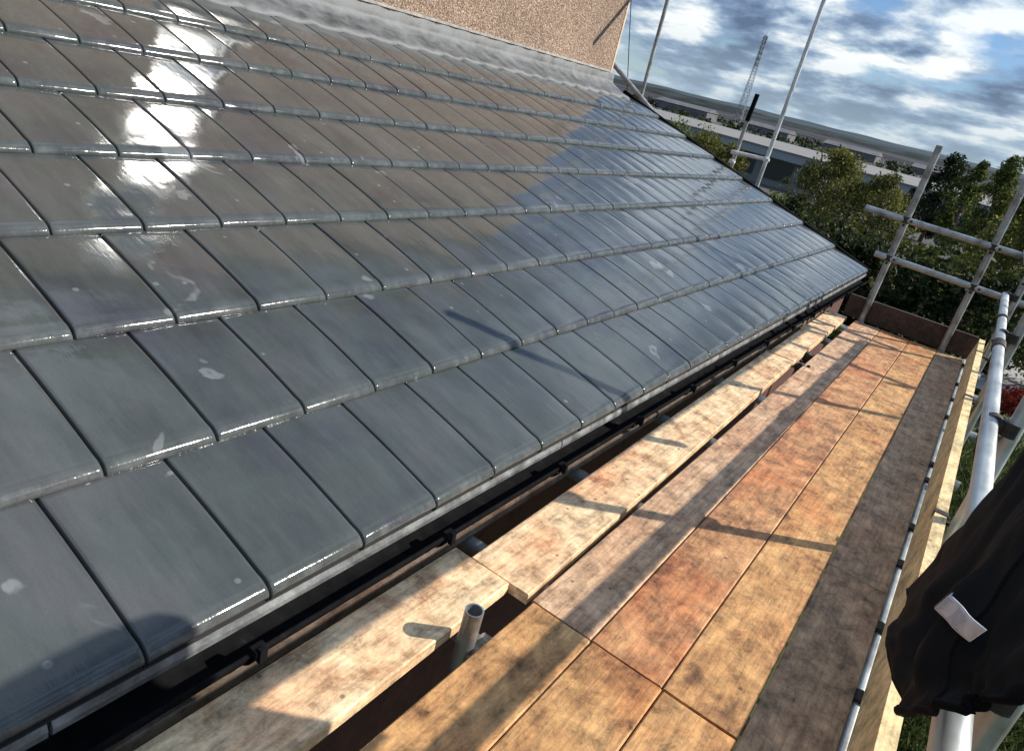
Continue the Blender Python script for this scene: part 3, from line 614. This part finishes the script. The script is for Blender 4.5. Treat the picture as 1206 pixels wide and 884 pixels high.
# walls of the single storey part
bm = bmesh.new(); box(bm, M(-0.86, YN, zlo), M(-0.80, YF - 0.12, -0.975)); box(bm, M(WX + .002, YF - 0.18, zlo), M(-0.86, YF - 0.12, -0.95))
hexa(bm, [M(WX + .002, YF - 0.18, -0.95), M(-0.86, YF - 0.18, -0.95), M(-0.86, YF - 0.12, -0.95), M(WX + .002, YF - 0.12, -0.95), M(WX + .002, YF - 0.18, -0.06), M(-0.861, YF - 0.18, -0.91), M(-0.861, YF - 0.12, -0.91), M(WX + .002, YF - 0.12, -0.06)])
link('lower_wall', bm, BRICK, house)
bm = bmesh.new(); box(bm, M(-0.797, YN, -1.06), M(-0.778, YF - 0.02, -0.938)); link('fascia', bm, GUT, house)
# gutter
bm = bmesh.new(); pr = []
for k in range(13):
    a = math.pi * k / 12; pr.append((-0.7285 - math.cos(a) * 0.046, -0.952 - math.sin(a) * 0.040))
pr2 = [(-0.7285 - math.cos(math.pi * (12 - k) / 12) * 0.0415, -0.952 - math.sin(math.pi * (12 - k) / 12) * 0.0355) for k in range(13)]
extrude_profile(bm, pr + pr2, YN, YF + 0.02); gut = auto_smooth(link('gutter', bm, GUT, house))
bm = bmesh.new(); tube(bm, M(-0.684, YN, -0.952), M(-0.684, YF + 0.02, -0.952), 0.006, 8, False); under(auto_smooth(link('gutter_lip', bm, GUT)), gut)
for y in (0.05, 0.60, 1.09, 1.575, 2.07, 2.55, 3.05, 3.55, 4.05, 4.55, 5.05, 5.6, 6.15):
    bm = bmesh.new()
    pr = [(-0.7285 - math.cos(math.pi * k / 10) * 0.050, -0.954 - math.sin(math.pi * k / 10) * 0.044) for k in range(11)]
    pr2 = [(-0.7285 - math.cos(math.pi * (10 - k) / 10) * 0.047, -0.954 - math.sin(math.pi * (10 - k) / 10) * 0.0405) for k in range(11)]
    extrude_profile(bm, pr + pr2, y, y + 0.022)
    box(bm, M(-0.690, y - 0.001, -0.951), M(-0.672, y + 0.023, -0.940)); box(bm, M(-0.676, y + 0.004, -0.965), M(-0.667, y + 0.018, -0.936))
    under(link('gutter_bracket', bm, GUT), gut)

# wire hanging past the gable corner and the thin tube lying on the verge
bm = bmesh.new(); pts = [Vector((-3.99, 7.3, 1.25)), Vector((-3.896, 7.3, 0.828)), Vector((-3.80, 7.3, 0.48)), Vector((-3.705, 7.3, 0.139)), Vector((-3.66, 7.3, -0.02)), Vector((-3.6, 7.3, -.3))]
polytube(bm, [M(*p) for p in pts], 0.006); tag(link('cable', bm, GUT), 'thin dark cable hanging down past the corner of the pebbledash wall', 'cable')
tag(tube_obj('prop_tube', M(-3.90, 7.22, 0.235), M(-3.33, 7.32, -0.13), GALVD, r=0.032), 'short dark tube leaning where the wall corner meets the verge', 'scaffold tube')

# ================================================================== SCAFFOLD along the eaves
sc = empty('scaffold', (0.3, 3.0, GZ), 'tube and coupler scaffold carrying the timber deck beside the roof, with guardrails', 'scaffold')
RX = 0.183; SX = 0.240; ZM = -0.555; ZTp = -0.302; YE = 5.13
Z = (0, 0, 1); Xd = (1, 0, 0); Yd = (0, 1, 0)
def std(x, y, ztop, mt=GALV):
    o = tube_obj('standard', M(x, y, -2.70), M(x, y, ztop), mt, sc)
    bm = bmesh.new(); b = M(x, y, -2.714); box(bm, b + Vector((-.075, -.075, 0.002)), b + Vector((.075, .075, 0.012))); tube(bm, b, b + Vector((0, 0, .06)), 0.02, 10, False)
    p = link('base_plate', bm, RUST); under(p, o); return o
std(SX, 0.97, -0.10); std(SX, 2.18, -0.25); std(SX, 5.0, -0.16, GALVD)
std(-0.475, YE, 0.131, GALVD); std(0.018, YE, 0.46, GALVD); std(SX, 3.60, -0.20, GALVD)
tube_obj('unseen_tube', M(-0.05, YE - 0.04, 0.37), M(1.75, YE + 0.12, 0.34), GALVD, sc); tube_obj('standard', M(SX, 2.76, -0.36), M(SX, 2.76, 0.47), GALVD, sc)  # first tube is unseen, added to cast the cross shadow on the deck
std(1.70, YE + 0.15, 0.5, GALVD)
for y in (0.942,): pass
# guardrails on the long side
tube_obj('guardrail', M(RX, -0.9, ZM), M(RX, 3.3, ZM), GALV, sc); tube_obj('guardrail', M(RX, 3.31, ZM), M(RX, 5.02, ZM), GALV, sc, r=TR * 0.97)
tube_obj('guardrail', M(RX, -0.9, ZTp), M(RX, 5.1, ZTp), GALV, sc)
# end guardrails
tube_obj('guardrail', M(-0.72, YE - 0.04, -0.315), M(0.42, YE - 0.04, -0.335), GALVD, sc); tube_obj('guardrail', M(-0.56, YE - 0.04, -0.560), M(0.30, YE - 0.04, -0.585), GALVD, sc)
for (x, z) in ((-0.475, -0.318), (-0.475, -0.562), (0.018, -0.328), (0.018, -0.576)): coupler(M(x, YE - 0.02, z), Xd, Z, sc, off=TR * .9)
for y in (0.97, 2.18, 3.6, 5.0):
    for z in (ZM, ZTp): coupler(M((RX + SX) / 2, y, z), Yd, Z, sc, off=TR * 1.05)
# joint sleeve on the mid rail
bm = bmesh.new(); tube(bm, M(RX, 3.24, ZM), M(RX, 3.38, ZM), TR * 1.2, 20, False); auto_smooth(link('sleeve_coupler', bm, RUST, sc))
bm = bmesh.new(); tube(bm, M(RX, 4.02, ZM), M(RX, 4.06, ZM), TR * 1.25, 20, False); auto_smooth(link('sleeve_coupler', bm, RUST, sc))
# transoms under the boards
TZ = -1.0 - 0.0272 - 0.0202
for y in (-0.3, 0.35, 0.99, 1.23, 1.75, 2.39, 3.03, 3.75, 4.45, 4.98):
    tube_obj('transom', M(-0.775, y, TZ), M(0.275 + random.uniform(-.02, .03), y, TZ), GALVD if int(y * 100) % 2 else GALV, sc)
    coupler(M(0.158, y, -1.036), Xd, Yd, sc, RUST, off=TR * .5)
# ledgers
tube_obj('ledger', M(0.161, -0.9, -1.028), M(0.161, 5.2, -1.028), GALV, sc, r=0.021)
for y in (0.66, 1.46, 2.12, 2.85, 4.1): coupler(M(0.163, y, -1.036), Xd, Yd, sc, RUST2 if y < 1.4 else RUST, off=TR * .4)
tube_obj('ledger', M(-0.61, -0.9, TZ - 0.042), M(-0.61, 5.2, TZ - 0.042), GALVD, sc)
tube_obj('ledger', M(0.285, -0.9, -2.2), M(0.285, 5.2, -2.2), GALVD, sc)
# diagonal brace on the outside
tube_obj('brace', M(0.325, 2.35, -0.98), M(0.325, 5.1, -2.45), GALVD, sc); tube_obj('brace', M(0.30, 1.0, -2.1), M(0.30, 2.9, -0.9), GALVD, sc)
# end standard of the near transom pair, sticking up through the deck gap
st = tube_obj('standard', M(-0.497, 0.948, -1.35), M(-0.490, 0.942, -0.928), GALVD, sc, r=0.026)
coupler(M(-0.47, 0.972, TZ + 0.004), Xd, Z, sc, RUST2)
coupler(M(-0.50, 3.62, TZ + 0.01), Xd, Yd, sc, RUST); coupler(M(-0.51, 3.9, TZ + 0.02), Yd, Z, sc, RUST)

# second frame beyond the far end of the roof
s2 = empty('gable_scaffold', (-3.0, 10.6, GZ), 'pair of thin poles joined by a short white tube beyond the roof end', 'scaffold')
tube_obj('standard', M(-2.115, 7.6, -2.70), M(-2.115, 7.6, 1.9), GALV, s2)
tube_obj('standard', M(-2.445, 7.6, -2.70), M(-2.43, 7.6, 0.02), GALVD, s2)
bm = bmesh.new(); tube(bm, M(-2.432, 7.6, 0.0), M(-2.42, 7.6, 0.262), TR * 1.15, 20, False); auto_smooth(link('spigot_sleeve', bm, GUT, s2))
tube_obj('transom', M(-2.47, 7.56, -0.312), M(-2.10, 7.56, -0.295), WHITEP, s2)
coupler(M(-2.44, 7.58, -0.312), Xd, Z, s2, WHITEP); coupler(M(-2.115, 7.58, -0.296), Xd, Z, s2, WHITEP)
coupler(M(-2.44, 7.58, -0.40), Xd, Z, s2, WHITEP)
tag(tube_obj('scaffold_pole', M(-3.60, 7.6, -2.70), M(-3.66, 7.6, 2.0), GALVD), 'tall thin pole nearest the corner of the pebbledash wall', 'scaffold pole')
tag(tube_obj('raking_tube', M(-2.38, 6.81, 1.18), M(-2.38, 7.75, 2.1), GALVD), 'raking tube above the frame whose shadow falls across the pebbledash wall', 'scaffold tube')

# ------------------------------------------------------------------ deck boards
BT = 0.038 / S
def board(c0, c1, y0, y1, mt, label, zt=0.0, tilt=0.0):
    """c0=(x at y0 left, x right), c1 same at y1"""
    xm = (c0[0] + c0[1]) / 2; base = M(xm, (y0 + y1) / 2, -1 - BT)
    t = empty('scaffold_board', base, label, 'scaffold board', 'timber boards of the scaffold deck')
    bm = bmesh.new(); n = 24; rows = []
    for k in range(n + 1):
        f = k / n; y = y0 + (y1 - y0) * f; xl = c0[0] + (c1[0] - c0[0]) * f; xr = c0[1] + (c1[1] - c0[1]) * f
        wv = 0.0012 * noise.noise(Vector((xm * 9, y * 1.3, 0))); cp = 0.0008
        zz = -1 + zt + tilt * f + wv
        ch = 0.0
        wr = 0.0006 * noise.noise(Vector((y * 3, xm * 5, 2)))
        rows.append([bm.verts.new(M(*p)) for p in ((xl + ch + wr, y, zz - BT), (xl + ch + wr, y, zz - 0.003), (xl + 0.003 + ch + wr, y, zz), (xl * .75 + xr * .25, y, zz - cp), (xl * .25 + xr * .75, y, zz - cp), (xr - 0.003 - ch + wr, y, zz), (xr - ch + wr, y, zz - 0.003), (xr - ch + wr, y, zz - BT))])
    for a, b in zip(rows, rows[1:]):
        for k in range(8): bm.faces.new((a[k], a[(k + 1) % 8], b[(k + 1) % 8], b[k]))
    bm.faces.new(rows[0]); bm.faces.new(rows[-1])
    link('plank', bm, mt, t); return t
J = 1.134; g = 0.0026
board((-0.683, -0.516), (-0.680, -0.527), -0.9, J, T_PALE, 'near pale board beside the gutter with the tube stub shadow across it', zt=0.004)
board((-0.460, -0.318), (-0.461, -0.318), -0.9, J - g, T_AMB, 'near amber board right of the open gap with the tube stub')
board((-0.318 + g, -0.157), (-0.318 + g, -0.157), -0.9, J - g, T_AMB, 'near amber board, second to the right of the open gap')
board((-0.157 + g, -0.004), (-0.157 + g, -0.004), -0.9, J - g * 2, T_AMB, 'near amber board along the edge of the toe board shade')
board((-0.004 + g, 0.149), (-0.004 + g, 0.149), -0.9, 1.9, T_GRY, 'near weathered board in the shade of the yellow toe board')
board((-0.638, -0.480), (-0.680, -0.538), J + 0.010, 3.62, T_PALE, 'long pale board beside the gutter starting after the near joint', zt=-0.002)
board((-0.668, -0.538), (-0.690, -0.560), 3.63, 5.12, T_PALE, 'short pale board beside the gutter at the far end')
board((-0.466, -0.320), (-0.505, -0.345), J + g, 5.10, T_PINK, 'long pinkish grainy board right of the long open gap')
board((-0.320 + g, -0.160), (-0.345 + g, -0.166), J + g, 5.10, T_RED, 'long reddish board in the middle of the deck')
board((-0.160 + g, -0.004), (-0.166 + g, -0.002), J + g, 5.10, T_AMB, 'long amber board along the edge of the toe board shade')
board((-0.004 + g, 0.149), (-0.002 + g, 0.149), 1.9 + g, 5.10, T_GRY, 'far weathered board in the shade of the yellow toe board')
# old batten between gutter and boards
bm = bmesh.new(); box(bm, M(-0.716, -0.9, -1.022), M(-0.6985, 2.3, -0.996)); tag(link('timber_batten', bm, T_BAT, bevel=0.003), 'narrow grey brown batten between the black gutter and the near boards', 'batten')
bm = bmesh.new(); box(bm, M(-0.718, 2.32, -1.022), M(-0.700, 5.1, -0.996)); tag(link('timber_batten', bm, T_BAT, bevel=0.003), 'farther grey brown batten along the black gutter towards the deck end', 'batten')
# toe boards with their clips
def toe(name, a, b, mt, label, clips):
    t = empty(name, (a[0] + b[0]) / 2 * Vector((1, 0, 0)) + Vector((0, (a[1] + b[1]) / 2, min(a[2], b[2]))), label, 'toe board', 'toe boards')
    bm = bmesh.new(); lx = -0.014 * S; hexa(bm, [Vector((a[0] + lx, a[1], a[2])), Vector((b[0] + lx, a[1], a[2])), Vector((b[0] + lx, b[1], a[2])), Vector((a[0] + lx, b[1], a[2])), Vector((a[0], a[1], b[2])), Vector((b[0], a[1], b[2])), Vector((b[0], b[1], b[2])), Vector((a[0], b[1], b[2]))]); link('plank', bm, mt, t, bevel=0.003)
    for c in clips:
        bm = bmesh.new(); z1 = max(a[2], b[2]); x0, x1 = min(a[0], b[0]), max(a[0], b[0]); e = 0.004
        box(bm, (x0 - e, c - .018, z1 - .03), (x0 - 0.0005, c + .018, z1 + e)); box(bm, (x0 - 0.0005, c - .018, z1 + 0.0008), (x1 + 0.0005, c + .018, z1 + e)); box(bm, (x1 + 0.0005, c - .018, z1 - .09), (x1 + e, c + .018, z1 + e))
        tube(bm, (x1 + e, c, z1 - .03), (x1 + .05, c, z1 - .035), .009, 8, False); tube(bm, (x1 + .045, c - 0.02, z1 - .035), (x1 + .045, c + 0.02, z1 - .035), .014, 8, False)
        link('board_clip', bm, RUST, t)
    return t
toe('toe_board', M(0.176, -0.9, -0.985), M(0.207, 3.72, -0.850), T_TOE, 'long new yellow toe board along the outer edge of the deck', [2.20 * S, 3.62 * S])
toe('toe_board', M(0.176, 3.727, -0.985), M(0.207, 5.10, -0.850), T_TOE, 'short pale toe board at the far right corner of the deck', [4.70 * S])
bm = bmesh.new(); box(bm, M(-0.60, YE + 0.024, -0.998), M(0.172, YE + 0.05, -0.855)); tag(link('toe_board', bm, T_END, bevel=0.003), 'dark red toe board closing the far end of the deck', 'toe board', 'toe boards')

# ------------------------------------------------------------------ jacket
def catmull(p, n):
    out = []
    for i in range(len(p) - 1):
        p0, p1, p2, p3 = p[max(i - 1, 0)], p[i], p[i + 1], p[min(i + 2, len(p) - 1)]
        for k in range(n):
            t = k / n; out.append(0.5 * ((2 * p1) + (-p0 + p2) * t + (2 * p0 - 5 * p1 + 4 * p2 - p3) * t * t + (-p0 + 3 * p1 - 3 * p2 + p3) * t ** 3))
    out.append(p[-1]); return out
rows = [[(0.262, 1.22, -0.42), (0.262, 1.1, -0.43), (0.265, 0.95, -0.42), (0.262, 0.72, -0.42), (0.262, 0.5, -0.42)],
 [(0.25, 1.22, -0.33), (0.225, 1.19, -0.13), (0.24, 0.97, -0.1), (0.262, 0.78, -0.2), (0.25, 0.55, -0.3)],
 [(0.192, 1.14, -0.288), (0.18, 1.19, -0.1), (0.195, 0.96, -0.085), (0.205, 0.8, -0.19), (0.19, 0.58, -0.27)],
 [(0.1245, 1.1022, -0.4399), (0.125, 0.95, -0.36), (0.13, 0.83, -0.3), (0.14, 0.71, -0.27), (0.155, 0.54, -0.27)],
 [(0.1159, 1.0868, -0.494), (0.106, 0.85, -0.455), (0.113, 0.72, -0.39), (0.115, 0.62, -0.34), (0.14, 0.53, -0.31)],
 [(0.1052, 1.0808, -0.5464), (0.1, 0.8302, -0.4946), (0.1025, 0.6408, -0.4351), (0.104, 0.5576, -0.3568), (0.132, 0.5456, -0.33)]]
grid = [catmull([Vector(p) for p in r], 12) for r in rows]
grid = [list(c) for c in zip(*[catmull(list(c), 12) for c in zip(*grid)])]   # now [row][col]
def jp(i, j):
    p = grid[i][j].copy(); a = j / 48; b = i / 60
    f = 0.009 * min(1, j / 8) * math.sin(a * 17 + b * 5 + 1.5 * math.sin(b * 4)) * min(1, b * 1.4) + min(1, j / 6) * (0.012 * noise.noise(Vector((a * 7, b * 6, 0))) + 0.007 * noise.noise(Vector((a * 19, b * 13, 4))))
    p.x -= f * (0.6 if i < 30 else 1.0); p.y += f * 0.4; return M(*p)
bm = bmesh.new(); V = [[bm.verts.new(jp(i, j)) for j in range(49)] for i in range(61)]
for i in range(60):
    for j in range(48): bm.faces.new((V[i][j], V[i][j + 1], V[i + 1][j + 1], V[i + 1][j]))
jk = empty('jacket', M(.2, .95, -.6), 'black jacket with a white care label hanging over the guardrail', 'jacket')
jb = link('cloth', bm, CLOTH, jk, smooth=True)
sm = jb.modifiers.new('thick', 'SOLIDIFY'); sm.thickness = 0.006; sm.offset = 0
# seam piping / folded placket down the front flap
def piping(name, pts, r):
    bm = bmesh.new(); rg = []
    for k, p in enumerate(pts):
        d = (pts[min(k + 1, len(pts) - 1)] - pts[max(k - 1, 0)]).normalized(); u = d.cross(Vector((0, 0, 1))).normalized(); v = d.cross(u)
        rg.append([bm.verts.new(p + (u * math.cos(a * math.pi / 4) + v * math.sin(a * math.pi / 4)) * r) for a in range(8)])
    for a, b in zip(rg, rg[1:]):
        for k in range(8): bm.faces.new((a[k], a[(k + 1) % 8], b[(k + 1) % 8], b[k]))
    bm.faces.new(rg[0]); bm.faces.new(rg[-1]); return link(name, bm, CLOTH, jk, smooth=True)
piping('seam', [jp(i, 34) + Vector((-0.003, 0, 0)) for i in range(30, 61)], 0.0035)
piping('hem', [jp(60, j) for j in range(0, 49)], 0.005)
# sleeve hanging behind
bm = bmesh.new(); sp = catmull([Vector(p) for p in ((.235, 1.05, -.20), (.262, 1.06, -.28), (.268, 1.07, -.36), (.262, 1.08, -.44))], 6)
ms = [M(*p) for p in sp]
for k, (p, q) in enumerate(zip(ms, ms[1:])): tube(bm, p, q, 0.075 - 0.0016 * k, 14, False, 0.075 - 0.0016 * (k + 1))
bmesh.ops.remove_doubles(bm, verts=bm.verts[:], dist=0.0005); link('sleeve', bm, CLOTH, jk, smooth=True)
# label
cs = [Vector(p) * 0.68 for p in ((.1400, 1.052, -.535), (.1400, .995, -.477), (.145, .754, -.381), (.145, .788, -.419))]
def lp(u, v, d=0.0):
    a = cs[1] * (1 - u) + cs[2] * u; b = cs[0] * (1 - u) + cs[3] * u; p = a * (1 - v) + b * v
    p = p + Vector((-0.006 * math.sin(u * math.pi) - 0.002 * math.sin(u * 9) - d, 0, 0)); return M(*p)
bm = bmesh.new(); V = [[bm.verts.new(lp(i / 14, j / 6)) for j in range(7)] for i in range(15)]
for i in range(14):
    for j in range(6): bm.faces.new((V[i][j], V[i][j + 1], V[i + 1][j + 1], V[i + 1][j]))
lb = link('care_label', bm, LABELM, jk, smooth=True); s2_ = lb.modifiers.new('thick', 'SOLIDIFY'); s2_.thickness = 0.0012
bm = bmesh.new()
for r_ in range(9):
    v = 0.14 + r_ * 0.09
    for s_ in ((0.08, 0.42), (0.54, 0.9)):
        u0, u1 = s_[0], s_[1] - random.uniform(0, .12); n = 4
        for k in range(n):
            ua, ub = u0 + (u1 - u0) * k / n, u0 + (u1 - u0) * (k + .8) / n
            bm.faces.new([bm.verts.new(lp(ua, v, .0012)), bm.verts.new(lp(ub, v, .0012)), bm.verts.new(lp(ub, v + .03, .0012)), bm.verts.new(lp(ua, v + .03, .0012))])
under(link('print', bm, INK), lb)
